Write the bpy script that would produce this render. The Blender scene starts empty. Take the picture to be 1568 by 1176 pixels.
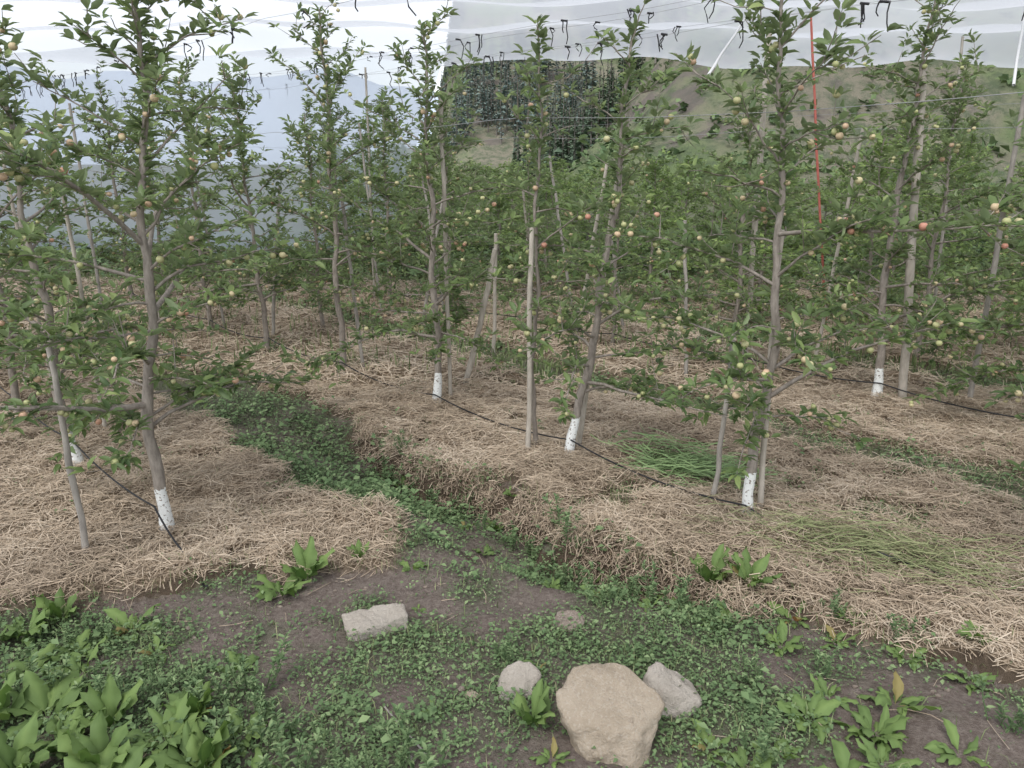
import bpy, bmesh, math, numpy as np
from mathutils import Vector
R=np.random.RandomState
scene=bpy.context.scene
# ------------------------------------------------------------ noise / terrain
_rt=R(7).rand(256,256)
def vnoise(x,y):
    x=np.asarray(x,float);y=np.asarray(y,float)
    xi=np.floor(x).astype(int);yi=np.floor(y).astype(int)
    fx=x-xi;fy=y-yi;fx=fx*fx*(3-2*fx);fy=fy*fy*(3-2*fy)
    a=_rt[xi%256,yi%256];b=_rt[(xi+1)%256,yi%256];c=_rt[xi%256,(yi+1)%256];d=_rt[(xi+1)%256,(yi+1)%256]
    return (a*(1-fx)+b*fx)*(1-fy)+(c*(1-fx)+d*fx)*fy
def fbm(x,y,o=4):
    s=0;a=.5;t=0
    for i in range(o):
        s=s+a*vnoise(x*2**i+17*i,y*2**i+31*i);t+=a;a*=.5
    return s/t*2-1
def ss(t):
    t=np.clip(t,0,1);return t*t*(3-2*t)
def straw(x,y):
    n=fbm(x*1.6+5,y*1.6,4);n2=fbm(x*6+50,y*6+9,3)
    s=x+y+.32*n+.12*n2
    yf=2.98+.38*np.clip((x+2)/1.1,0,1)+.25*n+.15*n2
    mA=ss((3.2-s)/.16)*ss((y-yf)/.16)*ss((-.55-x)/.15)
    slo=4.2+.3*np.clip(x-.9,0,2)
    mB=ss((s-slo)/.12)
    ph=np.mod(s-4.25,3.75)
    gap=ss((ph-2.95)/.15)*ss((3.75-ph)/.15)
    mB=mB*(1-.85*gap*ss((s-6.5)/.2))
    mC=ss((y-6.9+.5*n)/.4)*ss((6-s)/.3)
    m=np.maximum(np.maximum(mA,mB),mC)
    return np.clip(m-.6*ss((n2+n*.6-.38)/.15),0,1)*ss((17-y)/5)
def height(x,y):
    x=np.asarray(x,float);y=np.asarray(y,float)
    m=straw(x,y)
    s=x+y+.25*fbm(x*1.6+5,y*1.6,3)+.1*fbm(x*6+50,y*6+9,3)
    near=ss((30-np.abs(y))/10)*ss((30-np.abs(x))/10)
    d=ss((s-3.2)/.8)*ss((4.24-s)/.13)*ss((y-2.95)/.6)*ss((6.3-y)/1.8)*ss((1.6-x)/.5)
    h=.06*m-.04+.035*fbm(x*2.2,y*2.2,3)*near+(.014+.035*m)*fbm(x*6,y*6,3)*near-.2*d
    return h
def green(x,y):
    n=fbm(x*1.1+90,y*1.1+40,3);n2=fbm(x*4.5+3,y*4.5+77,3)
    s=x+y
    alley=ss((s-2.9)/.3)*ss((y-3.2)/.5)
    right=ss((x-.2)/.5)*ss((3.7-y)/.3)
    bottom=ss((2.5-y)/.35)
    left=ss((-.9-x)/.5)*ss((3.2-y)/.3)
    bare=np.exp(-(((x+.05)/.8)**2+((y-2.9)/.4)**2))
    g=.33+.5*alley+.15*right+.06*bottom+.25*left-.2*bare+1.0*n+1.3*n2
    return np.clip(g,0,1)
# ------------------------------------------------------------ mesh builder
class B:
    def __init__(s): s.v=[];s.f3=[];s.f4=[];s.m3=[];s.m4=[];s.r=[];s.n=0;s.s3=[];s.s4=[]
    def add(s,v,f,mat=0,rnd=0.5,smooth=True):
        v=np.asarray(v,float).reshape(-1,3);f=np.asarray(f,int)
        s.v.append(v)
        s.r.append(np.full(len(v),rnd) if np.isscalar(rnd) else np.asarray(rnd))
        if f.shape[1]==3: s.f3.append(f+s.n);s.m3.append(np.full(len(f),mat));s.s3.append(np.full(len(f),smooth))
        else: s.f4.append(f+s.n);s.m4.append(np.full(len(f),mat));s.s4.append(np.full(len(f),smooth))
        s.n+=len(v)
    def mesh(s,name,mats,extra=None):
        me=bpy.data.meshes.new(name)
        V=np.concatenate(s.v);me.vertices.add(len(V));me.vertices.foreach_set("co",V.ravel())
        f3=np.concatenate(s.f3) if s.f3 else np.zeros((0,3),int)
        f4=np.concatenate(s.f4) if s.f4 else np.zeros((0,4),int)
        loops=np.concatenate([f3.ravel(),f4.ravel()])
        me.loops.add(len(loops));me.loops.foreach_set("vertex_index",loops)
        st=np.concatenate([np.arange(len(f3))*3,len(f3)*3+np.arange(len(f4))*4])
        me.polygons.add(len(st));me.polygons.foreach_set("loop_start",st)
        mi=np.concatenate(s.m3+s.m4);me.polygons.foreach_set("material_index",mi)
        me.polygons.foreach_set("use_smooth",np.concatenate(s.s3+s.s4))
        at=me.attributes.new("rnd",'FLOAT','POINT');at.data.foreach_set("value",np.concatenate(s.r).astype(np.float32))
        if extra:
            for k,a in extra.items():
                at=me.attributes.new(k,'FLOAT','POINT');at.data.foreach_set("value",np.asarray(a,np.float32).ravel())
        me.update(calc_edges=True)
        for m in mats: me.materials.append(m)
        return me
def obj(name,me,loc=(0,0,0),rot=0,sc=1):
    o=bpy.data.objects.new(name,me);scene.collection.objects.link(o)
    o.location=loc;o.rotation_euler=(0,0,rot);o.scale=(sc,sc,sc) if np.isscalar(sc) else sc
    return o
def norm(a): return a/np.maximum(np.linalg.norm(a,axis=-1,keepdims=True),1e-9)
def tube(b,P,rad,sides=7,mat=0,rnd=.5,cap=True):
    P=np.asarray(P,float);n=len(P);rad=np.broadcast_to(rad,(n,))
    T=norm(np.gradient(P,axis=0));ref=np.array([0,0,1.]) if abs(T[0,2])<.8 else np.array([1.,0,0])
    A=norm(np.cross(T,ref));C=np.cross(T,A)
    th=np.linspace(0,2*np.pi,sides,endpoint=False)
    V=P[:,None]+rad[:,None,None]*(np.cos(th)[None,:,None]*A[:,None]+np.sin(th)[None,:,None]*C[:,None])
    i=np.arange(n-1)[:,None]*sides;j=np.arange(sides)[None];k=(j+1)%sides
    F=np.stack([i+j,i+k,i+sides+k,i+sides+j],-1).reshape(-1,4)
    b.add(V.reshape(-1,3),F,mat,rnd)
    if cap:
        c=P[-1]+T[-1]*rad[-1]*.15
        b.add(np.vstack([V[-1],c]),np.stack([np.arange(sides),(np.arange(sides)+1)%sides,np.full(sides,sides)],-1),mat,rnd,False)
LT=np.array([[0,0,0],[.3,-.42,.10],[.3,0,0],[.3,.42,.10],[.68,-.36,.05],[.68,0,-.05],[.68,.36,.05],[1,0,-.16]])
LF=np.array([[0,2,1],[0,3,2],[1,2,5],[1,5,4],[2,3,6],[2,6,5],[4,5,7],[5,6,7]])
ST=np.array([[0,0,0],[.55,-.45,.10],[.5,0,0],[.55,.45,.10],[1,0,-.1]])
SF=np.array([[0,2,1],[0,3,2],[1,2,4],[2,3,4]])
def leaves(b,pos,d,up,L,W,mat,rnd,T=LT,F=LF):
    n=len(pos);d=norm(d);side=norm(np.cross(d,up));u=np.cross(side,d)
    L=np.broadcast_to(L,(n,));W=np.broadcast_to(W,(n,))
    V=pos[:,None]+d[:,None]*(T[None,:,0,None]*L[:,None,None])+side[:,None]*(T[None,:,1,None]*W[:,None,None])+u[:,None]*(T[None,:,2,None]*L[:,None,None])
    FF=(F[None]+(np.arange(n)*len(T))[:,None,None]).reshape(-1,3)
    b.add(V.reshape(-1,3),FF,mat,np.repeat(rnd,len(T)),True)
def sphere(n=8,m=6):
    v=[[0,0,1]]
    for i in range(1,m):
        for j in range(n):
            a=math.pi*i/m;t=2*math.pi*j/n;v.append([math.sin(a)*math.cos(t),math.sin(a)*math.sin(t),math.cos(a)])
    v.append([0,0,-1]);v=np.array(v);f=[]
    for j in range(n): f.append([0,1+j,1+(j+1)%n])
    for i in range(m-2):
        for j in range(n):
            a=1+i*n+j;c=1+i*n+(j+1)%n;f+= [[a,a+n,c+n],[a,c+n,c]]
    for j in range(n): f.append([len(v)-1,1+(m-2)*n+(j+1)%n,1+(m-2)*n+j])
    return v,np.array(f)
SPV,SPF=sphere()
# ------------------------------------------------------------ materials
def newmat(name):
    m=bpy.data.materials.new(name);m.use_nodes=True;nt=m.node_tree;nt.nodes.clear();return m,nt,nt.nodes,nt.links
def ramp(nt,fac,stops):
    r=nt.nodes.new("ShaderNodeValToRGB");e=r.color_ramp.elements
    while len(e)<len(stops): e.new(.5)
    for i,(p,c) in enumerate(stops): e[i].position=p;e[i].color=(*c,1)
    nt.links.new(fac,r.inputs[0]);return r.outputs[0]
def attr(nt,name):
    a=nt.nodes.new("ShaderNodeAttribute");a.attribute_name=name;return a.outputs["Fac"]
def noise(nt,scale,detail=5,vec=None,rough=.6,coord="Object"):
    t=nt.nodes.new("ShaderNodeTexNoise");t.inputs["Scale"].default_value=scale;t.inputs["Detail"].default_value=detail;t.inputs["Roughness"].default_value=rough
    if vec is None:
        c=nt.nodes.new("ShaderNodeTexCoord");vec=c.outputs[coord]
    nt.links.new(vec,t.inputs["Vector"]);return t.outputs["Fac"]
def mix(nt,f,a,b,mode='MIX'):
    m=nt.nodes.new("ShaderNodeMix");m.data_type='RGBA';m.blend_type=mode
    for s,v in ((0,f),(6,a),(7,b)):
        if hasattr(v,"is_linked"): nt.links.new(v,m.inputs[s])
        elif s==0: m.inputs[0].default_value=v
        else: m.inputs[s].default_value=(*v,1)
    return m.outputs[2]
def math_(nt,op,a,b):
    m=nt.nodes.new("ShaderNodeMath");m.operation=op
    for i,v in enumerate((a,b)):
        if hasattr(v,"is_linked"): nt.links.new(v,m.inputs[i])
        else: m.inputs[i].default_value=v
    return m.outputs[0]
def finish(nt,col,rough=.8,bump=None,bd=.01,spec=.3,trans=0,tcol=None):
    p=nt.nodes.new("ShaderNodeBsdfPrincipled");o=nt.nodes.new("ShaderNodeOutputMaterial")
    if hasattr(col,"is_linked"): nt.links.new(col,p.inputs["Base Color"])
    else: p.inputs["Base Color"].default_value=(*col,1)
    p.inputs["Roughness"].default_value=rough;p.inputs["Specular IOR Level"].default_value=spec
    if bump is not None:
        bn=nt.nodes.new("ShaderNodeBump");bn.inputs["Strength"].default_value=.8;bn.inputs["Distance"].default_value=bd
        nt.links.new(bump,bn.inputs["Height"]);nt.links.new(bn.outputs[0],p.inputs["Normal"])
    if trans>0:
        t=nt.nodes.new("ShaderNodeBsdfTranslucent");nt.links.new(tcol if tcol is not None else col,t.inputs[0])
        mx=nt.nodes.new("ShaderNodeMixShader");mx.inputs[0].default_value=trans
        nt.links.new(p.outputs[0],mx.inputs[1]);nt.links.new(t.outputs[0],mx.inputs[2]);nt.links.new(mx.outputs[0],o.inputs[0])
    else: nt.links.new(p.outputs[0],o.inputs[0])
def leafmat(name,stops,under,trans=.25,rough=.45,spec=.4):
    m,nt,N,Lk=newmat(name)
    c=ramp(nt,attr(nt,"rnd"),stops)
    g=N.new("ShaderNodeNewGeometry")
    c2=mix(nt,.55,c,under)
    c=mix(nt,g.outputs["Backfacing"],c,c2)
    finish(nt,c,rough,spec=spec,trans=trans);return m
M_leaf=leafmat("apple_leaf",[(0,(.07,.12,.042)),(.5,(.15,.215,.075)),(.85,(.22,.29,.10)),(1,(.33,.40,.16))],(.29,.35,.20),.35)
M_leafb=leafmat("apple_leaf_bright",[(0,(.11,.17,.055)),(.5,(.20,.285,.08)),(1,(.32,.42,.13))],(.28,.36,.17),.35)
M_dock=leafmat("dock_leaf",[(0,(.075,.14,.035)),(.6,(.14,.23,.055)),(.97,(.22,.32,.08)),(1,(.40,.20,.08))],(.2,.28,.11),.3,.6,.2)
M_weed=leafmat("weed_leaf",[(0,(.075,.125,.055)),(.6,(.13,.195,.085)),(1,(.22,.29,.14))],(.18,.23,.12),0,.7,.2)
M_grass=leafmat("grass_blade",[(0,(.09,.14,.05)),(.6,(.18,.24,.095)),(1,(.38,.34,.2))],(.2,.23,.11),0,.6,.2)
M_fresh=leafmat("cut_grass",[(0,(.12,.20,.08)),(1,(.27,.37,.16))],(.2,.28,.13),0,.6,.2)
M_straw=leafmat("straw_stem",[(0,(.16,.115,.08)),(.25,(.36,.27,.185)),(.6,(.52,.415,.305)),(1,(.71,.61,.49))],(.46,.37,.275),0,.6,.25)
def barkmat(name,c1,c2,paint=False,sc=14):
    m,nt,N,Lk=newmat(name)
    tc=N.new("ShaderNodeTexCoord");mp=N.new("ShaderNodeMapping");mp.inputs["Scale"].default_value=(1,1,.35)
    Lk.new(tc.outputs["Object"],mp.inputs[0])
    n=noise(nt,sc*3,6,mp.outputs[0]);c=ramp(nt,n,[(.3,c1),(.7,c2)])
    if paint:
        sep=N.new("ShaderNodeSeparateXYZ");Lk.new(tc.outputs["Object"],sep.inputs[0])
        n2=noise(nt,9,4);n3=noise(nt,60,3)
        th=math_(nt,'ADD',math_(nt,'MULTIPLY',n2,.24),.14)
        f=math_(nt,'LESS_THAN',sep.outputs[2],th)
        f2=math_(nt,'GREATER_THAN',n3,.40)
        c=mix(nt,math_(nt,'MULTIPLY',f,f2),c,(.72,.73,.71))
    finish(nt,c,.85,n,.004);return m
M_bark=barkmat("apple_bark",(.16,.135,.115),(.33,.29,.25))
M_barkp=barkmat("apple_bark_limewashed",(.165,.14,.12),(.34,.30,.26),True)
M_post=barkmat("weathered_wood",(.30,.27,.225),(.50,.45,.39),sc=8)
M_postd=barkmat("grey_wood",(.22,.20,.18),(.38,.35,.31),sc=8)
M_rednet=barkmat("red_painted_pole",(.34,.09,.07),(.46,.15,.12))
m,nt,N,Lk=newmat("young_apple_skin")
c=ramp(nt,attr(nt,"rnd"),[(0,(.34,.40,.17)),(.6,(.47,.46,.25)),(.88,(.52,.38,.25)),(1,(.48,.22,.16))])
finish(nt,mix(nt,math_(nt,'MULTIPLY',noise(nt,22,3),.35),c,(.50,.31,.22)),.5,spec=.3);M_apple=m
m,nt,N,Lk=newmat("black_plastic");finish(nt,(.02,.02,.022),.5);M_black=m
m,nt,N,Lk=newmat("wire_steel");finish(nt,(.3,.3,.31),.5);M_wire=m
m,nt,N,Lk=newmat("white_plastic");finish(nt,(.6,.6,.6),.5);M_white=m
m,nt,N,Lk=newmat("orchard_ground")
tc=N.new("ShaderNodeTexCoord");n1=noise(nt,3,8);n2=noise(nt,40,6,rough=.7);n3=noise(nt,160,3)
soil=mix(nt,n1,(.115,.088,.074),(.20,.16,.14));soil=mix(nt,ramp(nt,n2,[(.4,(0,0,0)),(.75,(1,1,1))]),soil,(.30,.255,.22))
strawc=ramp(nt,n2,[(.3,(.12,.085,.055)),(.5,(.29,.22,.15)),(.72,(.48,.38,.28))])
gr=mix(nt,n3,(.055,.08,.04),(.12,.16,.08))
base=mix(nt,math_(nt,'MULTIPLY',attr(nt,"green"),.6),soil,gr)
base=mix(nt,attr(nt,"straw"),base,strawc)
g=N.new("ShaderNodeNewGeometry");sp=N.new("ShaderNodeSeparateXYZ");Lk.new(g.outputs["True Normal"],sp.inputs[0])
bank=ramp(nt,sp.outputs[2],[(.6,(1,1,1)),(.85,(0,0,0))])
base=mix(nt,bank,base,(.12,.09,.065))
finish(nt,base,.95,math_(nt,'ADD',n2,math_(nt,'MULTIPLY',n3,.4)),.03,spec=.1);M_ground=m
def rockmat(name,a,b_):
    m,nt,N,Lk=newmat(name);n=noise(nt,6,8);n2=noise(nt,30,9,rough=.75);n3=noise(nt,110,4)
    c=mix(nt,ramp(nt,n,[(.3,(0,0,0)),(.7,(1,1,1))]),a,b_);c=mix(nt,ramp(nt,n2,[(.54,(0,0,0)),(.7,(.5,.5,.5))]),c,(.19,.15,.12))
    c=mix(nt,ramp(nt,n3,[(.35,(.35,.35,.35)),(.5,(0,0,0))]),c,(.55,.5,.43))
    finish(nt,c,.95,math_(nt,'ADD',n2,math_(nt,'MULTIPLY',n3,.3)),.03,spec=.1);return m
M_rock=rockmat("sandstone",(.36,.295,.22),(.47,.395,.31));M_rock2=rockmat("pale_stone",(.38,.335,.285),(.49,.445,.39));M_rock3=rockmat("brown_stone",(.24,.19,.16),(.32,.27,.22))
def netmat(name,op,col=(.9,.91,.93)):
    m,nt,N,Lk=newmat(name)
    n=noise(nt,.35,4);fac=math_(nt,'ADD',math_(nt,'MULTIPLY',n,.25),op-.12)
    d=N.new("ShaderNodeBsdfDiffuse");d.inputs[0].default_value=(*col,1)
    t=N.new("ShaderNodeBsdfTranslucent");t.inputs[0].default_value=(*col,1)
    mx=N.new("ShaderNodeMixShader");mx.inputs[0].default_value=.7;Lk.new(d.outputs[0],mx.inputs[1]);Lk.new(t.outputs[0],mx.inputs[2])
    tr=N.new("ShaderNodeBsdfTransparent");m2=N.new("ShaderNodeMixShader");Lk.new(fac,m2.inputs[0]);Lk.new(tr.outputs[0],m2.inputs[1]);Lk.new(mx.outputs[0],m2.inputs[2])
    o=N.new("ShaderNodeOutputMaterial");Lk.new(m2.outputs[0],o.inputs[0]);return m
M_net=netmat("hail_net_mesh",.66,(.76,.78,.83));M_netc=netmat("net_curtain_mesh",.62,(.66,.71,.80))
# ------------------------------------------------------------ ground
def axis(lo,hi,st,far):
    a=list(np.arange(lo,hi+st,st));s=st;p=a[-1]
    while p<far: s*=1.25;p+=s;a.append(p)
    s=st;p=lo;q=[]
    while p>-far: s*=1.25;p-=s;q.append(p)
    return np.array(q[::-1]+a)
ax=axis(-4,5,.025,3000);ay=axis(1.2,8,.025,3000)
X,Y=np.meshgrid(ax,ay,indexing='ij');Z=height(X,Y)
b=B();nx,ny=X.shape
i=np.arange(nx-1)[:,None]*ny;j=np.arange(ny-1)[None]
F=np.stack([i+j,i+ny+j,i+ny+j+1,i+j+1],-1).reshape(-1,4)
b.add(np.stack([X,Y,Z],-1).reshape(-1,3),F)
SM=straw(X,Y);GM=np.maximum(green(X,Y),ss((np.hypot(X,Y)-13)/6))
obj("ground",b.mesh("ground",[M_ground],{"straw":SM,"green":GM}))
# ------------------------------------------------------------ straw
def strands(b,x,y,rs,L,W,mat,zmax=.035,pitch=.13,yaw=None,rlo=0,rhi=1,curve=.12,tone=None):
    n=len(x);z=height(x,y)+rs.rand(n)**1.5*zmax+.004
    if yaw is None: yaw=rs.rand(n)*2*np.pi
    p=rs.randn(n)*pitch
    d=np.stack([np.cos(yaw)*np.cos(p),np.sin(yaw)*np.cos(p),np.sin(p)],-1)
    side=np.stack([-np.sin(yaw),np.cos(yaw),rs.randn(n)*.5],-1);side=norm(side)
    c=np.stack([x,y,z],-1);bend=side*(rs.randn(n)*curve*L)[:,None]
    k=[c-d*(L/2)[:,None],c+bend*.5+np.array([0,0,.004]),c+d*(L/2)[:,None]]
    w=side*(W/2)[:,None]
    V=np.stack([k[0]-w,k[0]+w,k[1]-w,k[1]+w,k[2]-w,k[2]+w],1)
    F=np.array([[0,1,3,2],[2,3,5,4]]);FF=(F[None]+(np.arange(n)*6)[:,None,None]).reshape(-1,4)
    r=rlo+(rhi-rlo)*rs.rand(n)
    if tone is not None: r=np.clip(r+tone,0,1)
    b.add(V.reshape(-1,3),FF,mat,np.repeat(r,6),False)
def scatter(rs,n,x0,x1,y0,y1,f):
    x=rs.uniform(x0,x1,n);y=rs.uniform(y0,y1,n);k=(rs.rand(n)<f(x,y))&(np.abs(x)<y*.85+.8);return x[k],y[k]
rs=R(1);b=B()
x,y=scatter(rs,270000,-4.5,5,2.5,6.5,lambda x,y:straw(x,y)**1.3)
tn=lambda x,y:.6*fbm(x*1.9,y*1.9,4)
strands(b,x,y,rs,rs.uniform(.04,.16,len(x)),rs.uniform(.002,.0042,len(x)),0,zmax=.045,pitch=.17,tone=tn(x,y))
x,y=scatter(rs,110000,-9,9,6.5,13,lambda x,y:straw(x,y)**1.5)
strands(b,x,y,rs,rs.uniform(.08,.25,len(x)),rs.uniform(.004,.008,len(x)),0,zmax=.07,pitch=.2,tone=tn(x,y))
x,y=scatter(rs,6000,-3,4,1.8,6,lambda x,y:.12+0*x)
strands(b,x,y,rs,rs.uniform(.04,.16,len(x)),rs.uniform(.0015,.003,len(x)),0,zmax=.01)
n=5000;t=rs.rand(n);x=-1.2+t*2.6;y=4.2-x+rs.randn(n)*.05-.25*fbm(x*1.6+5,(4.2-x)*1.6,3)-.1*fbm(x*6+50,(4.2-x)*6+9,3)
k=y>3.0;x=x[k];y=y[k]
strands(b,x,y,rs,rs.uniform(.05,.16,len(x)),rs.uniform(.002,.0045,len(x)),0,zmax=.05,pitch=.6,tone=-.2)
obj("straw_mulch",b.mesh("straw_mulch",[M_straw]))
# ------------------------------------------------------------ ground-cover weeds
b=B();rs=R(2)
def plantlets(n,x0,x1,y0,y1,f,size,hh,k=11,rad=.04):
    x,y=scatter(rs,n,x0,x1,y0,y1,f);n=len(x)
    px=np.repeat(x,k)+rs.randn(n*k)*rad;py=np.repeat(y,k)+rs.randn(n*k)*rad
    sc=np.repeat(.5+1.0*rs.rand(n)**1.5,k)
    pz=height(px,py)+.004+rs.rand(n*k)**1.3*hh*sc
    a=rs.rand(n*k)*2*np.pi;d=np.stack([np.cos(a),np.sin(a),.1+.5*rs.rand(n*k)],-1)
    up=np.stack([rs.randn(n*k)*.35,rs.randn(n*k)*.35,np.ones(n*k)],-1)
    L=size*sc*rs.uniform(.6,1.3,n*k)
    r=np.clip(np.repeat(rs.rand(n)*.65,k)+rs.rand(n*k)*.4,0,1)
    leaves(b,np.stack([px,py,pz],-1),d,up,L,L*.7,0,r,ST,SF)
wf=lambda x,y:green(x,y)*(1-straw(x,y))**1.5
plantlets(21000,-3.2,3.2,1.7,4.6,wf,.0165,.032,11,.037)
plantlets(5000,-3.2,3.2,1.7,4.6,lambda x,y:.35*(1-straw(x,y)),.012,.012,6,.03)
plantlets(1500,-3.2,3.2,1.8,4.8,lambda x,y:np.clip(wf(x,y)*1.6-.6,0,1),.028,.06,9,.05)
plantlets(8000,-3,6,4.3,8,lambda x,y:wf(x,y),.024,.07)
plantlets(1900,-2.5,1.2,3.4,6.4,lambda x,y:wf(x,y)*ss((4.3-x-y)/.1)*ss((x+y-2.9)/.2),.035,.10,9,.05)
plantlets(6000,-9,9,8,14,lambda x,y:(1-straw(x,y)),.05,.10,12,.08)
plantlets(9000,-14,14,13,22,lambda x,y:.6+0*x,.10,.25,10,.15)
plantlets(1800,-4,5,3,8,lambda x,y:.2+0*x,.018,.06,8,.03)
obj("ground_cover_weeds",b.mesh("ground_cover_weeds",[M_weed]))
b=B();rs=R(3)
def blades(x,y,Lm,w,lean=.5,rl=0,rh=1,mat=0):
    n=len(x);z=height(x,y);a=rs.rand(n)*2*np.pi;L=Lm*rs.uniform(.5,1.3,n);h=np.stack([np.cos(a),np.sin(a),0*a],-1)
    l=rs.rand(n)*lean;p0=np.stack([x,y,z-.005],-1);up=np.array([0,0,1.])
    p1=p0+(up*.6+h*(l*.3)[:,None])*L[:,None];p2=p0+(up*(.95-.4*l)[:,None]+h*(l*.9)[:,None])*L[:,None]
    s=np.stack([-np.sin(a),np.cos(a),0*a],-1)*w/2
    V=np.stack([p0-s,p0+s,p1-s*.8,p1+s*.8,p2],1);FF=np.array([[0,1,3],[0,3,2],[2,3,4]])
    FF=(FF[None]+(np.arange(n)*5)[:,None,None]).reshape(-1,3)
    b.add(V.reshape(-1,3),FF,mat,np.repeat(rl+(rh-rl)*rs.rand(n),5))
def edge(x,y):
    m=straw(x,y);tuft=ss((fbm(x*3+8,y*3+4,3)-.3)/.2);return np.clip(4*m*(1-m),0,1)*.6+.1*green(x,y)*(1-m)+.01+.2*tuft*m
x,y=scatter(rs,90000,-4,5,2,8,edge);blades(x,y,.08,.0035,1.1)
x,y=scatter(rs,9000,-3,4,1.7,4,lambda x,y:wf(x,y)*.6);blades(x,y,.07,.004,1.2,0,.9)
x,y=scatter(rs,40000,-8,9,7,18,lambda x,y:.2+(1-straw(x,y))*.8);blades(x,y,.18,.014,.8,0,.8)
obj("grass",b.mesh("grass",[M_grass]))
b=B();rs=R(4)
n=900;x=1.18+rs.randn(n)*.2;y=4.62-(x-1.18)*.25+rs.randn(n)*.13
strands(b,x,y,rs,rs.uniform(.12,.3,n),rs.uniform(.005,.009,n),0,.11,.2,yaw=rs.randn(n)*.5-.3)
obj("cut_grass_pile",b.mesh("cut_grass_pile",[M_fresh]))
b=B();n=1500;x=1.95+rs.randn(n)*.33;y=3.5-(x-1.95)*.35+rs.randn(n)*.15
strands(b,x,y,rs,rs.uniform(.1,.28,n),rs.uniform(.003,.005,n),0,.08,.15,yaw=rs.randn(n)*.6-.4,rlo=.6)
obj("cut_grass_pile",b.mesh("cut_grass_pile",[M_grass]))
# ------------------------------------------------------------ dock plants
def dock(seed,n,L0,upr):
    rs=R(seed);b=B()
    for k in range(n):
        az=k*2.4+rs.randn()*.35;L=L0*rs.uniform(.5,1.15);W=L*rs.uniform(.28,.40);el=math.radians(rs.uniform(25,65) if not upr else rs.uniform(50,85))
        m=9;cur=np.array([math.cos(az)*.01,math.sin(az)*.01,0.]);h=np.array([math.cos(az),math.sin(az),0]);sd=np.array([-h[1],h[0],0]);sd=norm(sd+np.array([0,0,rs.randn()*.35]))
        V=[];ph=rs.rand()*6;bend=rs.uniform(.5,1.7)*(1 if not upr else .6);tw=rs.randn()*.5
        for i in range(m):
            t=i/(m-1);e=el-bend*t*t;a2=az+tw*t;h2=np.array([math.cos(a2),math.sin(a2),0]);d=h2*math.cos(e)+np.array([0,0,math.sin(e)])
            if i: cur=cur+d*L/(m-1)
            tt=max(0,(t-.2)/.8)
            w=W*.5*(max(.05,math.sin(math.pi*tt**.8)**.75) if t<1 else .02)
            nrm=np.cross(d,sd);wav=.2*W*math.sin(t*17+ph)
            for q in(-1,-.5,0,.5,1):
                V.append(cur+sd*w*q*(1+.14*math.sin(t*23+ph*q))+nrm*(-abs(q)*w*.45+(wav*q*q if tt>0 else 0)*(1 if q>0 else -1)))
        i=np.arange(m-1)[:,None]*5;j=np.arange(4)[None];F=np.stack([i+j,i+j+1,i+6+j,i+5+j],-1).reshape(-1,4)
        r=rs.rand()*.9 if rs.rand()>.03 else 1.
        b.add(V,F,0,np.clip(r+np.tile([-.12,.0,.22,.0,-.12],m)+rs.randn(5*m)*.06,0,.96) if r<1 else r)
    return b.mesh("dock_plant",[M_dock])
DK=[dock(10+i,[12,15,10,18,13][i],.18,False) for i in range(5)]+[dock(20+i,[10,13][i],.22,True) for i in range(2)]
docks=[(-1.14,3.2,1,.9),(-1.05,3.32,5,.9),(-1.74,2.93,0,.9),(-2.2,2.88,3,.9),(-.81,3.5,5,.5),(-1.78,2.35,3,1.1),(-1.62,2.2,1,1),(-1.26,2.2,3,1.1),(-1.08,2.08,6,1),(-1.42,2.08,5,1),(-.9,2.05,0,.8),
 (-1.5,2.28,5,.9),(-1.2,2.33,6,.8),(-1.35,1.98,3,1),(-1.7,2.05,6,1),(-1.95,2.3,5,1),(-1.0,2.25,1,.7),(-1.9,2.75,1,.7),(-2.3,2.7,5,.8),(-2.1,3.0,5,.7),
 (-1.16,2.66,4,.75),(-1.8,2.62,2,.9),(-2.0,2.62,1,.8),(1.0,3.32,5,1.0),(1.17,3.2,6,.85),(.67,3.12,2,.5),(.07,2.32,5,.85),(.30,1.98,6,.45),(.14,2.14,0,.5),(1.12,2.32,1,.8),(1.35,2.27,3,.85),(1.5,2.42,0,.8),(1.25,2.45,4,.7),
 (.72,2.2,0,.7),(1.19,2.8,1,.7),(1.45,2.84,0,.65),(1.88,2.55,4,.7),(1.7,2.72,1,.6),(.82,2.08,3,.7),(1.15,2.05,0,.8),(1.6,2.15,2,.8),(.55,2.02,2,.5),(-.17,3.92,4,.55),(-.52,3.42,2,.5),(-1.55,2.75,0,.6),(.95,2.95,2,.6),(1.32,3.0,0,.7),(.75,3.4,1,.6),(.45,3.6,2,.6),(2.1,2.4,0,.6),(-.3,2.35,2,.3),(.0,4.4,1,.5),(-.1,4.25,3,.5),
 (1.55,2.95,1,.6),(1.05,3.05,4,.6),(.85,3.25,2,.55),(2.0,2.72,3,.6),(.95,2.15,2,.6),(1.3,2.1,4,.7),(.4,3.2,0,.45),(.2,3.4,3,.45),(.1,2.65,0,.35),(-.45,3.1,2,.3),(-.5,4.6,3,.5),(-.75,4.8,5,.5),(-.3,4.2,0,.45)]
rs=R(5)
for (x,y,k,s) in docks:
    obj("dock_plant",DK[k],(x,y,float(height(x,y))-.005),rs.rand()*6.28,s*rs.uniform(.85,1.05))
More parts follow.
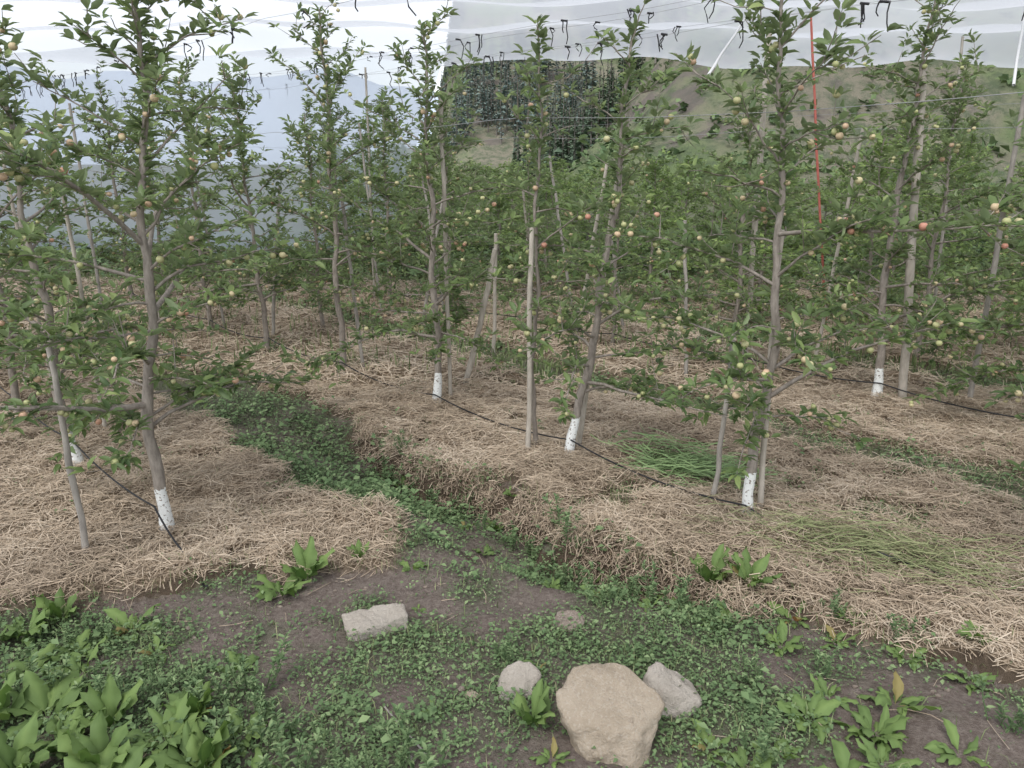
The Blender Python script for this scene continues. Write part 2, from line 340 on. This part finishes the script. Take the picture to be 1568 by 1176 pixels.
def weed(seed,H,n):
    rs=R(seed);b=B();P=[];D=[];
    for s in range(n):
        bx,by=rs.randn(2)*.035;tip=np.array([bx*2+rs.randn()*.02,by*2+rs.randn()*.02,H*rs.uniform(.6,1.1)])
        base=np.array([bx,by,0]);tube(b,[base,(base+tip)/2+rs.randn(3)*.006,tip],[.0025,.002,.001],4,0,.3,False)
        for k in range(26):
            t=rs.rand()**.7;P.append(base+(tip-base)*t);a=rs.rand()*6.28;D.append([math.cos(a),math.sin(a),.3+rs.rand()*.6])
    P=np.array(P);D=np.array(D);m=len(P);L=rs.uniform(.018,.04,m)*H/.2
    leaves(b,P,D,np.tile([0,0,1.],(m,1))+rs.randn(m,3)*.2,L,L*.42,0,rs.rand(m))
    return b.mesh("leafy_weed",[M_weed])
WD=[weed(31,.17,6),weed(32,.13,8),weed(33,.2,7)]
WP=[(-.95,2.4),(-1.05,2.5),(-.85,2.28),(-1.5,2.62),(-1.35,2.5),(-.6,2.08),(-.7,2.2),(.2,3.7),(.35,3.55),(.5,3.45),(.62,3.42),(.8,3.2),(.55,3.25),(.1,3.9),(.3,3.8),(1.5,3.0),(1.75,2.8),(-.5,4.6),(-.35,4.5),(-.2,4.2),(0,4.05),(-.9,4.9),(-.8,5.0),(1.0,2.6),(1.3,2.62),(-2.1,2.4),(-1.9,2.5),(.9,2.15),(-.3,2.02),(-.45,2.06),(-1.0,5.2),(.95,3.05),(.4,3.3),(1.85,2.3),(.4,3.45),(.6,3.3),(.7,3.25),(.25,3.6),
  (-1.0,2.35),(-1.12,2.42),(-.92,2.18),(-1.6,2.45),(-1.72,2.55),(-2.0,2.45),(-.8,2.12),(-1.45,2.42),(-1.3,2.55)]
nW=len(WP)
for k in range(70):
    x,y=rs.uniform(-2.2,2.2),rs.uniform(1.9,5.8)
    if straw(x,y)<.4 and green(x,y)>.8: WP.append((x,y))
for q,(x,y) in enumerate(WP):
    obj("leafy_weed",WD[rs.randint(3)],(x,y,float(height(x,y))-.005),rs.rand()*6.28,rs.uniform(.6,1.1) if q<nW else rs.uniform(.4,.8))
# ------------------------------------------------------------ rocks (hulls of hand-placed corners, softened)
def hullrock(name,pts,x,y,mat,rot=0,dz=0,seed=1):
    bm=bmesh.new()
    for p in pts: bm.verts.new(p)
    r=bmesh.ops.convex_hull(bm,input=bm.verts)
    bmesh.ops.delete(bm,geom=[g for g in r["geom_interior"]+r["geom_unused"] if isinstance(g,bmesh.types.BMVert)],context='VERTS')
    bmesh.ops.bevel(bm,geom=bm.edges[:],offset=.007,segments=1,affect='EDGES',profile=.6)
    bmesh.ops.triangulate(bm,faces=bm.faces[:])
    for k in range(4): 
        bmesh.ops.subdivide_edges(bm,edges=[e for e in bm.edges if e.calc_length()>.012],cuts=1,use_grid_fill=True)
        bmesh.ops.triangulate(bm,faces=bm.faces[:])
    for v in bm.verts:
        c=v.co;k=float(fbm(c.x*12+seed,c.y*12+c.z*15,4));k2=float(fbm(c.x*40+seed+c.z*30,c.y*40-c.z*30,3))
        v.co=c+c.normalized()*(k*.018+k2*.006)
    me=bpy.data.meshes.new(name);bm.to_mesh(me);bm.free();me.materials.append(mat)
    for p in me.polygons: p.use_smooth=True
    return obj(name,me,(x,y,float(height(x,y))+dz),rot)
hullrock("rock",[(-.20,-.02,.20),(-.12,.10,.23),(.02,.14,.24),(.10,.10,.21),(.21,.0,.15),(.15,-.11,.05),(.06,-.20,-.05),(-.05,-.16,-.03),(-.13,-.05,-.05),(-.12,.14,-.05),(.16,.12,-.05),(.12,-.13,-.06),(.09,-.13,.11),(-.15,-.10,.12)],.355,2.28,M_rock,0,0.0)
hullrock("rock",[(-.1,.0,.14),(-.04,.06,.16),(.12,-.04,.04),(.1,.08,.06),(-.09,-.08,.02),(.06,-.09,-.02),(-.11,.08,-.02),(.13,.1,-.03),(-.04,-.05,.11)],.62,2.44,M_rock2,.0,0,4)
hullrock("rock",[(-.09,-.03,.03),(-.05,.04,.09),(.05,.05,.10),(.09,-.02,.06),(.03,-.07,.0),(-.08,-.06,-.02),(.09,.07,-.03),(-.09,.07,-.03)],.03,2.52,M_rock2,.1,0.01,8)
hullrock("rock",[(-.16,.05,.07),(-.13,-.05,.03),(.15,.02,.06),(.12,.08,.07),(.0,.09,.08),(-.1,-.06,-.02),(.14,-.01,-.02),(.12,.1,-.03),(-.15,.08,-.03),(.02,-.03,.05)],-.62,2.93,M_rock2,.15,0.01,12)
hullrock("rock",[(-.08,0,.03),(-.03,.05,.05),(.07,.04,.05),(.09,-.02,.03),(0,-.06,.02),(-.08,-.05,-.02),(.08,.06,-.03),(.07,-.06,-.03)],.25,2.98,M_rock3,.1,-.01,15)
for (x,y,s,mm) in [(-.16,2.46,.35,M_rock),(-.36,2.12,.22,M_rock2),(.14,2.9,.25,M_rock3),(-.2,2.5,.2,M_rock3)]:
    bb=B();v=SPV*[.03*s/.35,.025*s/.35,.02*s/.35]*R(int(s*99)).uniform(.8,1.15,(len(SPV),1));bb.add(v,SPF,0,.5,False)
    obj("rock",bb.mesh("rock",[mm]),(x,y,float(height(x,y))+.008))
b=B()
for k in range(260):
    x,y=rs.uniform(-2,2),rs.uniform(1.8,3.4)
    if straw(x,y)>.3: continue
    s=rs.uniform(.003,.012);b.add(SPV*[s*1.3,s,s*.7]*rs.uniform(.7,1.2,(len(SPV),1))+[x,y,float(height(x,y))+.002],SPF,0,.5)
obj("pebbles",b.mesh("pebbles",[M_rock3]))
# ------------------------------------------------------------ apple trees
def apple_tree(seed,H,pts,r0,zb,Rl,Rt,bark,dens=1.,napple=90,leafM=None,bn=17,lod=0,Ls=.079,bias=None):
    rs=R(seed);b=B()
    pz=np.array([p[2] for p in pts]);px=np.array([p[0] for p in pts]);py=np.array([p[1] for p in pts])
    def tr(z): return np.array([np.interp(z,pz,px)+.016*math.sin(z*6+seed)+.007*math.sin(z*17+seed),np.interp(z,pz,py)+.016*math.cos(z*5+seed),z])
    zs=np.linspace(-.06,H,30);tp=np.array([tr(z) for z in zs]);rad=(r0*.92*(1-(np.clip(zs,0,H)/H)**1.1*.86)+.003)*rs.uniform(.92,1.1,30);rad[:3]*=np.array([1.35,1.2,1.05])
    tube(b,tp,rad,9,0)
    sp=[];sd=[]
    nb=int((H-zb)*bn);az=rs.rand()*6
    for k in range(nb):
        f=((k+rs.rand()*.7)/nb)**1.35;z=zb+(H-zb-.04)*f
        az+=2.4+rs.randn()*.5
        L=(Rt+(Rl-Rt)*(1-f**1.3)*(.8+.45*min(1,f*5)) )*rs.uniform(.35,1.2)
        if rs.rand()<.14: L*=1.35
        if bias is not None and f<.5: L*=1+bias[1]*math.cos(az-bias[0])
        L=max(L,.09)
        el=math.radians(rs.uniform(-8,35)+30*f);h=np.array([math.cos(az),math.sin(az),0])
        nseg=7;cur=tr(z);P=[cur];dr=rs.uniform(.2,1.1)*(1-f);w=rs.randn()*.4
        for i in range(nseg):
            t=i/nseg;e=el-dr*t;a2=az+w*t;d=np.array([math.cos(a2)*math.cos(e),math.sin(a2)*math.cos(e),math.sin(e)])+rs.randn(3)*.1
            cur=cur+norm(d)*L/nseg;P.append(cur)
        P=np.array(P);rb=.003+.010*L*(1-f*.4);tube(b,P,np.linspace(rb,.002,len(P)),5,0,cap=False)
        T=norm(np.gradient(P,axis=0));segs=[(P,T,.22 if f<.6 else .02)]
        ntw=int(L*6*rs.uniform(.5,1.4))
        for q in range(ntw):
            t=rs.uniform(.3,.95)*nseg;i=int(t);p0=P[i]+(P[min(i+1,nseg)]-P[i])*(t-i)
            d=norm(T[i]*.6+norm(rs.randn(3))*.8+np.array([0,0,.3]));l=rs.uniform(.08,.3)
            tp2=np.array([p0,p0+d*l*.5,p0+norm(d+[0,0,.15])*l]);tube(b,tp2,[.0035,.0025,.0015],4,0,cap=False)
            segs.append((tp2,norm(np.gradient(tp2,axis=0)),.1))
        for (Q,TQ,st) in segs:
            ln=np.linalg.norm(Q[-1]-Q[0]);ns=max(2,int(ln/.05*dens))
            for s in np.linspace(st,1,ns):
                if rs.rand()<.17: continue
                t=s*(len(Q)-1);i=min(int(t),len(Q)-2);sp.append(Q[i]+(Q[i+1]-Q[i])*(t-i)+rs.randn(3)*.008);sd.append(TQ[i])
    for z in np.arange(zb+.5*(H-zb),H,.035): sp.append(tr(z));sd.append([rs.randn()*.5,rs.randn()*.5,.7])
    sp=np.array(sp);sd=np.array(sd);n=len(sp);k=5 if lod==0 else 4
    az=rs.rand(n*k)*2*np.pi
    d=np.repeat(sd,k,0)*.55+np.stack([np.cos(az),np.sin(az),rs.uniform(-.35,.9,n*k)],-1)
    up=np.stack([rs.randn(n*k)*.45,rs.randn(n*k)*.45,np.ones(n*k)],-1)
    L=Ls*rs.uniform(.5,1.2,n*k);hgt=np.repeat(sp[:,2],k)/H
    r=np.clip(np.repeat(rs.rand(n)*.55,k)+rs.rand(n*k)*.38+.15*(hgt-.5)+(rs.rand(n*k)>.96)*.3,0,1)
    pos=np.repeat(sp,k,0)+norm(d)*.012
    if lod: leaves(b,pos,d,up,L*1.25,L*.6,1,r,ST,SF)
    else: leaves(b,pos,d,up,L,L*.44,1,r)
    if napple:
        rr=np.hypot(sp[:,0]-np.interp(sp[:,2],pz,px),sp[:,1]);pw=.25+rr;pw/=pw.sum()
        idx=rs.choice(n,min(n,napple),False,pw)
        for q in idx:
            s=rs.uniform(.013,.021);dd=norm(rs.randn(3));c=sp[q]+dd*.03+np.array([0,0,-.012])
            for e in range(1 if rs.rand()<.7 else 2):
                cc=c+rs.randn(3)*.022*e;v=SPV.copy();v[:,2]*=.92;v[0,2]=.6
                b.add(v*s+cc,SPF,2,float(rs.rand()))
    return b.mesh("apple_tree",[bark,leafM or M_leaf,M_apple])
def st(dx=0,H=3): return [(0,0,0),(dx,0,H)]
T=lambda me,x,y,rot=0,s=1: obj("apple_tree",me,(x,y,float(height(x,y))-.01),rot,s)
T(apple_tree(101,3.05,[(0,0,0),(.03,0,.8),(.12,0,1.5),(.2,0,2.3),(.27,0,3)],.034,.62,1.08,.24,M_barkp,1.0,140,bias=(2.6,.35),bn=17),-1.97,3.77)
T(apple_tree(102,2.95,st(-.05),.033,.6,.9,.26,M_barkp,.9,90,bn=14),-3.0,4.71)
T(apple_tree(103,2.9,[(0,0,0),(.07,0,1.07),(0,0,2.1),(-.08,0,2.85)],.030,.55,.88,.25,M_barkp,.95,110,bn=14,bias=(-.5,.3)),1.376,3.97)
T(apple_tree(104,2.78,[(0,0,0),(.16,0,1.0),(.26,0,1.8),(.31,0,2.78)],.032,.45,.78,.2,M_barkp,.9,75,bn=12),.413,4.88)
T(apple_tree(105,3.0,st(-.04),.034,.5,.84,.23,M_barkp,1.,90,bn=16),-.63,6.10)
T(apple_tree(106,3.25,st(.02),.03,.75,.78,.2,M_bark,1.,80,bn=15),-1.66,6.99)
T(apple_tree(107,3.15,[(0,0,0),(-.08,0,1.2),(0,0,3.1)],.036,.6,.88,.28,M_barkp,1.,95,bn=16),3.15,6.1)
T(apple_tree(108,2.78,st(.03,2.8),.016,.95,.45,.08,M_bark,.8,24,bn=12),.15,5.0)
T(apple_tree(109,2.9,st(.1),.032,.5,.72,.26,M_barkp,.95,65,bn=13),2.85,2.95)
VAR=[apple_tree(120+i,[3.0,3.1,2.8,2.95][i],st([.05,-.05,.1,0][i]),.03,.5,.9,.24,M_bark,1.,65,bn=16) for i in range(4)]
VARD=[apple_tree(130+i,3.0,st([.05,-.08,0][i]),.03,.3,1.05,.35,M_bark,.95,16,M_leafb,15,1,Ls=.088) for i in range(3)]
rs=R(6)
for (x,y,s) in [(-4.0,5.7,1),(-5,6.7,1.02),(-6,7.7,1),(-2.72,8.0,.98),(-3.75,9.0,1),(-4.7,10,1),(-5.7,11,1.03),(2.2,7.15,.85),(1.15,8.2,.72),(.2,9.15,.7),(-.85,10.1,.9),(-1.85,11.1,.95),(-2.8,12.1,1),(4.15,5.2,1.02),(5.1,4.3,1),(4.3,7.6,.95),(-2.35,8.95,.85),(5.2,6.2,1)]:
    T(VAR[rs.randint(4)],x,y,rs.rand()*6.28,s)
for s0 in (13,16.7,20.4,24,28,32):
    for x in np.arange(-22,24,1.2 if s0<18 else 1.7):
        y=s0-x+rs.randn()*.15
        if y<5.2 or y>34 or abs(x)>y*.74+1.2: continue
        ratio=x/y
        if ratio<-.25 and y>15: continue
        sc=rs.uniform(.78,.98) if ratio<-.09 or ratio>.47 else rs.uniform(.56,.7)
        T(VARD[rs.randint(3)],x+rs.randn()*.1,y,rs.rand()*6.28,(max(sc,.9),max(sc,.9),sc))
# ------------------------------------------------------------ posts and stakes
def post(name,p0,p1,r,mat,n=8):
    b=B();p0=np.array(p0,float);p1=np.array(p1,float);k=9;rs=R(int(abs(p0[0]*1000))%9999)
    P=np.array([p0+(p1-p0)*t for t in np.linspace(0,1,k)]);P[1:-1,:2]+=rs.randn(k-2,2)*.005
    tube(b,P,r*rs.uniform(.9,1.08,k)*np.linspace(1.06,.88,k),n,0)
    return obj(name,b.mesh(name,[mat]))
post("wooden_stake",(-2.26,3.51,-.1),(-2.26,3.51,1.15),.017,M_postd)
post("wooden_stake",(1.25,4.19,-.1),(1.29,4.19,1.08),.017,M_postd)
post("wooden_stake",(1.47,3.99,-.1),(1.44,4.02,1.66),.019,M_post)
post("wooden_stake",(.11,4.91,-.1),(.13,4.91,1.6),.019,M_post)
post("wooden_stake",(.46,4.98,-.1),(.74,4.98,2.35),.019,M_post)
post("wooden_stake",(-.455,6.66,-.1),(-.15,6.66,1.27),.028,M_post)
post("wooden_stake",(-.54,6.2,-.1),(-.56,6.2,2.5),.018,M_post)
post("wooden_stake",(-1.48,7.15,-.1),(-1.6,7.15,1.7),.018,M_postd)
post("wooden_stake",(-2.85,8.5,-.1),(-2.58,8.5,1.76),.02,M_postd)
post("wooden_post",(3.41,6.13,-.1),(3.15,6.13,2.75),.034,M_post)
post("wooden_post",(2.44,7.49,-.1),(2.38,7.49,3.2),.03,M_post)
for (x,y,h) in [(-3.6,9.1,2.9),(-2.1,11.2,3.3),(-.9,10.0,2.0),(.3,9.2,1.7),(-4.6,8.2,2.6),(5.0,8.6,3.3),(-1.8,10.1,2.5),(6.6,8.8,3.4),(-1.2,9.6,1.6),(1.4,9.0,1.5),(.9,10.8,2.1),
  (.75,8.6,2.0),(2.9,6.9,2.3),(-3.1,5.3,2.1),(3.9,6.0,2.5),(-4.2,6.5,2.4),(1.7,6.9,1.5),(-.2,7.9,1.3)]:
    post("wooden_stake",(x,y,-.1),(x+rs.randn()*.16,y+rs.randn()*.08,h),rs.uniform(.015,.022),M_post if rs.rand()<.5 else M_postd)
post("red_pole",(3.92,9,-.1),(3.3,9,3.6),.016,M_rednet)
post("net_brace",(2.35,9.6,3.0),(3.2,10.5,4.1),.016,M_white)
post("net_brace",(6.0,9.5,2.9),(6.6,10.5,4.1),.016,M_white)
def tubeline(name,pts,r,mat,sag=.0):
    pts=np.array(pts,float);Q=[]
    for a,c in zip(pts[:-1],pts[1:]):
        for t in np.linspace(0,1,8,endpoint=False):
            p=a+(c-a)*t;p[2]-=sag*4*t*(1-t);Q.append(p)
    Q.append(pts[-1]);Q=np.array(Q);b=B();tube(b,Q,r,6,0);return obj(name,b.mesh(name,[mat]))
tubeline("drip_irrigation_hose",[(-5,6.7,.22),(-4,5.7,.17),(-3,4.70,.22),(-1.98,3.73,.18),(-1.62,3.36,.05),(-1.5,3.2,.01)],.0055,M_black,.05)
tubeline("drip_irrigation_hose",[(-5.7,11,.15),(-3.75,9,.15),(-2.7,8,.15),(-1.66,6.95,.15),(-.66,6.05,.10),(.41,4.84,.15),(1.36,3.93,.09),(1.9,3.42,.07),(2.8,2.95,.09),(3.8,2.2,.12)],.0055,M_black,.06)
tubeline("drip_irrigation_hose",[(-1.85,11.1,.15),(.2,9.1,.15),(1.15,8.2,.15),(2.2,7.1,.2),(3.15,6.06,.2),(4.15,5.16,.15),(5.1,4.2,.15)],.006,M_black,.05)
tubeline("dry_twig",[(-.5,2.4,-.02),(-.4,2.25,.0),(-.28,2.1,.0),(-.24,1.95,-.01)],.004,M_postd,0)
def ties(b,P,rs):
    for p in P:
        for q in range(rs.randint(1,4)):
            l=rs.uniform(.05,.24);c=p+np.array([rs.randn()*.03,rs.randn()*.03,0]);w=rs.randn()*.03
            tube(b,[c+[0,0,.01],c+[w,0,-l*.35],c+[w*.6+rs.randn()*.01,0,-l*.7],c+[w*.3+rs.randn()*.02,0,-l]],[.007,.006,.006,.005],4,1)
        tube(b,[p+[-.025,.025,.015],p+[.025,-.025,.0]],.011,5,1)
rs=R(9)
for (s0,z,xa,xb) in [(5.35,3.32,-9,3.2),(9.3,3.5,-10,6),(9.4,3.25,-10,6),(13,3.75,-11,8),(11,3.7,-11,8),(5.35,2.3,-9,3.2),(9.3,2.3,-10,6),(1.75,3.2,-9,-1.6),(13,2.6,-11,8)]:
    b=B();xs=np.sort(np.linspace(xa,xb,34)+rs.randn(34)*.1);P=np.stack([xs,s0-xs,z-.05*np.abs(np.sin(xs*1.3))],-1);tube(b,P,.0018,4,0)
    if z>3: ties(b,P[rs.rand(34)<.8],rs)
    obj("trellis_wire",b.mesh("trellis_wire",[M_wire,M_black]))
# ------------------------------------------------------------ hail net
def sheet(name,fn,nu,nv,mat):
    U,V=np.meshgrid(np.linspace(0,1,nu),np.linspace(0,1,nv),indexing='ij');P=fn(U,V);b=B()
    i=np.arange(nu-1)[:,None]*nv;j=np.arange(nv-1)[None];F=np.stack([i+j,i+nv+j,i+nv+j+1,i+j+1],-1).reshape(-1,4)
    b.add(P.reshape(-1,3),F);return obj(name,b.mesh(name,[mat]))
def roof(U,V):
    x=-22+44*U;y=9.2+7.8*V+.5*np.sin(U*11)*V;z=4.15+.2*V+.22*np.sin(V*np.pi*3.0)**2-.08*np.cos(U*40)*V+.05*np.sin(U*90+V*7)-.3*ss((V-.85)/.15)
    return np.stack([x,y,z],-1)
sheet("hail_net",roof,140,60,M_net)
def curt(U,V):
    top=4.4;x=-26+24.6*U+(1-V)*(-1.6)*U;y=17.3+.15*np.sin(U*60)+.2*np.sin(V*5+U*20);z=V*top-.15*np.sin(U*18)**2*V
    return np.stack([x,y,z],-1)
sheet("hail_net",curt,160,14,M_netc)
# ------------------------------------------------------------ hills
m,nt,N,Lk=newmat("hillside_grass")
n1=noise(nt,.06,8);n2=noise(nt,.5,9,rough=.8);n3=noise(nt,.12,6)
c=mix(nt,ramp(nt,n1,[(.44,(0,0,0)),(.56,(1,1,1))]),(.21,.27,.13),(.31,.285,.22));c=mix(nt,ramp(nt,n2,[(.46,(0,0,0)),(.58,(.85,.85,.85))]),c,(.14,.175,.11))
c=mix(nt,ramp(nt,n3,[(.56,(0,0,0)),(.6,(.7,.7,.7))]),c,(.21,.18,.17))
finish(nt,c,.95,n2,1.6,spec=0);M_hill=m
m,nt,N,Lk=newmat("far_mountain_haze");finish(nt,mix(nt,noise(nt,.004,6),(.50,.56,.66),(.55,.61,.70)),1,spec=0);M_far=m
def hz1(x,y):
    r=x/np.maximum(y,1)
    rid=1-np.abs(fbm((x+y*.5)*.035,y*.02,4))*2
    return np.maximum(-1,(y-45)*.66*ss((r-.05)/.36)**.8+6*rid*ss((y-50)/25)*ss((r-.05)/.2)+2.5*fbm(x*.12,y*.12,5))-.5
def hz2(x,y):
    r=x/y
    return (y-150)*.42*ss((r+.115)/.07)+16*fbm(x*.012,y*.012,5)*ss((y-160)/60)-1
def terr(name,f,x0,x1,y0,y1,n,mat):
    X,Y=np.meshgrid(np.linspace(x0,x1,n),np.linspace(y0,y1,n),indexing='ij');b=B()
    i=np.arange(n-1)[:,None]*n;j=np.arange(n-1)[None];F=np.stack([i+j,i+n+j,i+n+j+1,i+j+1],-1).reshape(-1,4)
    b.add(np.stack([X,Y,f(X,Y)],-1).reshape(-1,3),F);return obj(name,b.mesh(name,[mat]))
terr("hill",hz1,-12,190,42,170,240,M_hill)
terr("hill",hz2,-70,260,150,420,150,M_hill)
def mt(x,y): return -20+ (250+160*fbm(x*.0012+3,y*.0004,5))*np.exp(-((y-2600)/600)**2)*ss((1200-x)/900)
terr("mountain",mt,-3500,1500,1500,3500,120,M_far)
def pinemat(name,a,c_):
    m,nt,N,Lk=newmat(name);finish(nt,mix(nt,attr(nt,"rnd"),a,c_),.9,spec=.05);return m
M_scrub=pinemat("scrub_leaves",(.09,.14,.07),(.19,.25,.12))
M_pine=pinemat("pine_needles",(.085,.13,.09),(.16,.21,.14));M_pinef=pinemat("pine_needles_far_haze",(.14,.19,.18),(.22,.275,.24))  # far needles have aerial haze baked into their paler, bluer colour
m,nt,N,Lk=newmat("pine_bark_far");finish(nt,(.22,.2,.18),.9,spec=.05);M_pbark=m
def pines(name,pts,f,rs,mat,h0=6,h1=11,n=130):
    b=B()
    for (x,y) in pts:
        H=rs.uniform(h0,h1);z=float(f(np.array(x),np.array(y)));w=H*rs.uniform(.13,.2);base=np.array([x,y,z])
        tube(b,[base-[0,0,1],base+[0,0,H]],[.16,.04],4,1)
        t=rs.rand(n)**.8;t=.15+.85*t;a=rs.rand(n)*6.28;rr=w*(1.08-t)*rs.uniform(.5,1.2,n)
        p0=base+np.stack([0*a,0*a,t*H],-1);d=np.stack([np.cos(a),np.sin(a),-.25+.3*t],-1)
        leaves(b,p0,d,np.tile([0,0,1.],(n,1))+rs.randn(n,3)*.3,rr,rr*.5+.25,0,np.clip(rs.rand(n)*.6+.4*rs.rand(),0,1),ST,SF)
    obj(name,b.mesh(name,[mat,M_pbark]))
rs=R(11);pts=[]
while len(pts)<900:
    y=rs.uniform(165,380);r=rs.uniform(-.09,.2);x=r*y
    if fbm(np.array(x*.03),np.array(y*.03),2)>-.25: pts.append((x,y))
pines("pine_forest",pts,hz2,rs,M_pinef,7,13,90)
pts=[]
while len(pts)<230:
    y=rs.uniform(85,165);r=rs.uniform(.0,.34)
    if rs.rand()<1.15-2.8*r and fbm(np.array(r*y*.06+4),np.array(y*.06),2)>-.15: pts.append((r*y,y))
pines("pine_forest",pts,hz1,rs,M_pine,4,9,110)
b=B()
n=1900;y=rs.uniform(46,150,n);x=rs.uniform(.0,1.0,n)**1.3*y
for xx,yy in zip(x,y):
    s=rs.uniform(.3,1.2);z=float(hz1(np.array(xx),np.array(yy)));k=14;a=rs.rand(k)*6.28
    leaves(b,np.tile([xx,yy,z],(k,1))+rs.randn(k,3)*s*.3,np.stack([np.cos(a),np.sin(a),rs.rand(k)],-1),rs.randn(k,3)+[0,0,1],s*rs.uniform(.4,.9,k),s*.5,0,rs.rand(k),ST,SF)
obj("hillside_scrub",b.mesh("hillside_scrub",[M_scrub]))
# ------------------------------------------------------------ light, world, camera
w=bpy.data.worlds.new("World");scene.world=w;w.use_nodes=True;nt=w.node_tree
bg=nt.nodes["Background"];sk=nt.nodes.new("ShaderNodeTexSky");sk.sky_type='NISHITA';sk.sun_disc=False
el,az=math.radians(58),math.radians(205)
sk.sun_elevation=el;sk.sun_rotation=az;sk.dust_density=4;sk.air_density=1.2;sk.altitude=1500
hs=nt.nodes.new("ShaderNodeHueSaturation");hs.inputs["Saturation"].default_value=.25;hs.inputs["Value"].default_value=2.05
nt.links.new(sk.outputs[0],hs.inputs["Color"]);nt.links.new(hs.outputs[0],bg.inputs[0]);bg.inputs[1].default_value=.15
sd=bpy.data.lights.new("sun","SUN");sd.energy=1.5;sd.angle=math.radians(28);sd.color=(1,.97,.92);so=bpy.data.objects.new("sun",sd);scene.collection.objects.link(so)
dirv=Vector((math.sin(az)*math.cos(el),math.cos(az)*math.cos(el),math.sin(el)))
so.rotation_euler=dirv.to_track_quat('Z','Y').to_euler()
scene.view_settings.view_transform='Standard';scene.view_settings.look='None';scene.view_settings.exposure=0
cd=bpy.data.cameras.new("camera");cd.lens=26;cd.sensor_width=36;cd.clip_end=8000;cd.clip_start=.05
co=bpy.data.objects.new("camera",cd);scene.collection.objects.link(co);co.location=(0,0,2);co.rotation_euler=(math.radians(73.4),0,0);scene.camera=co
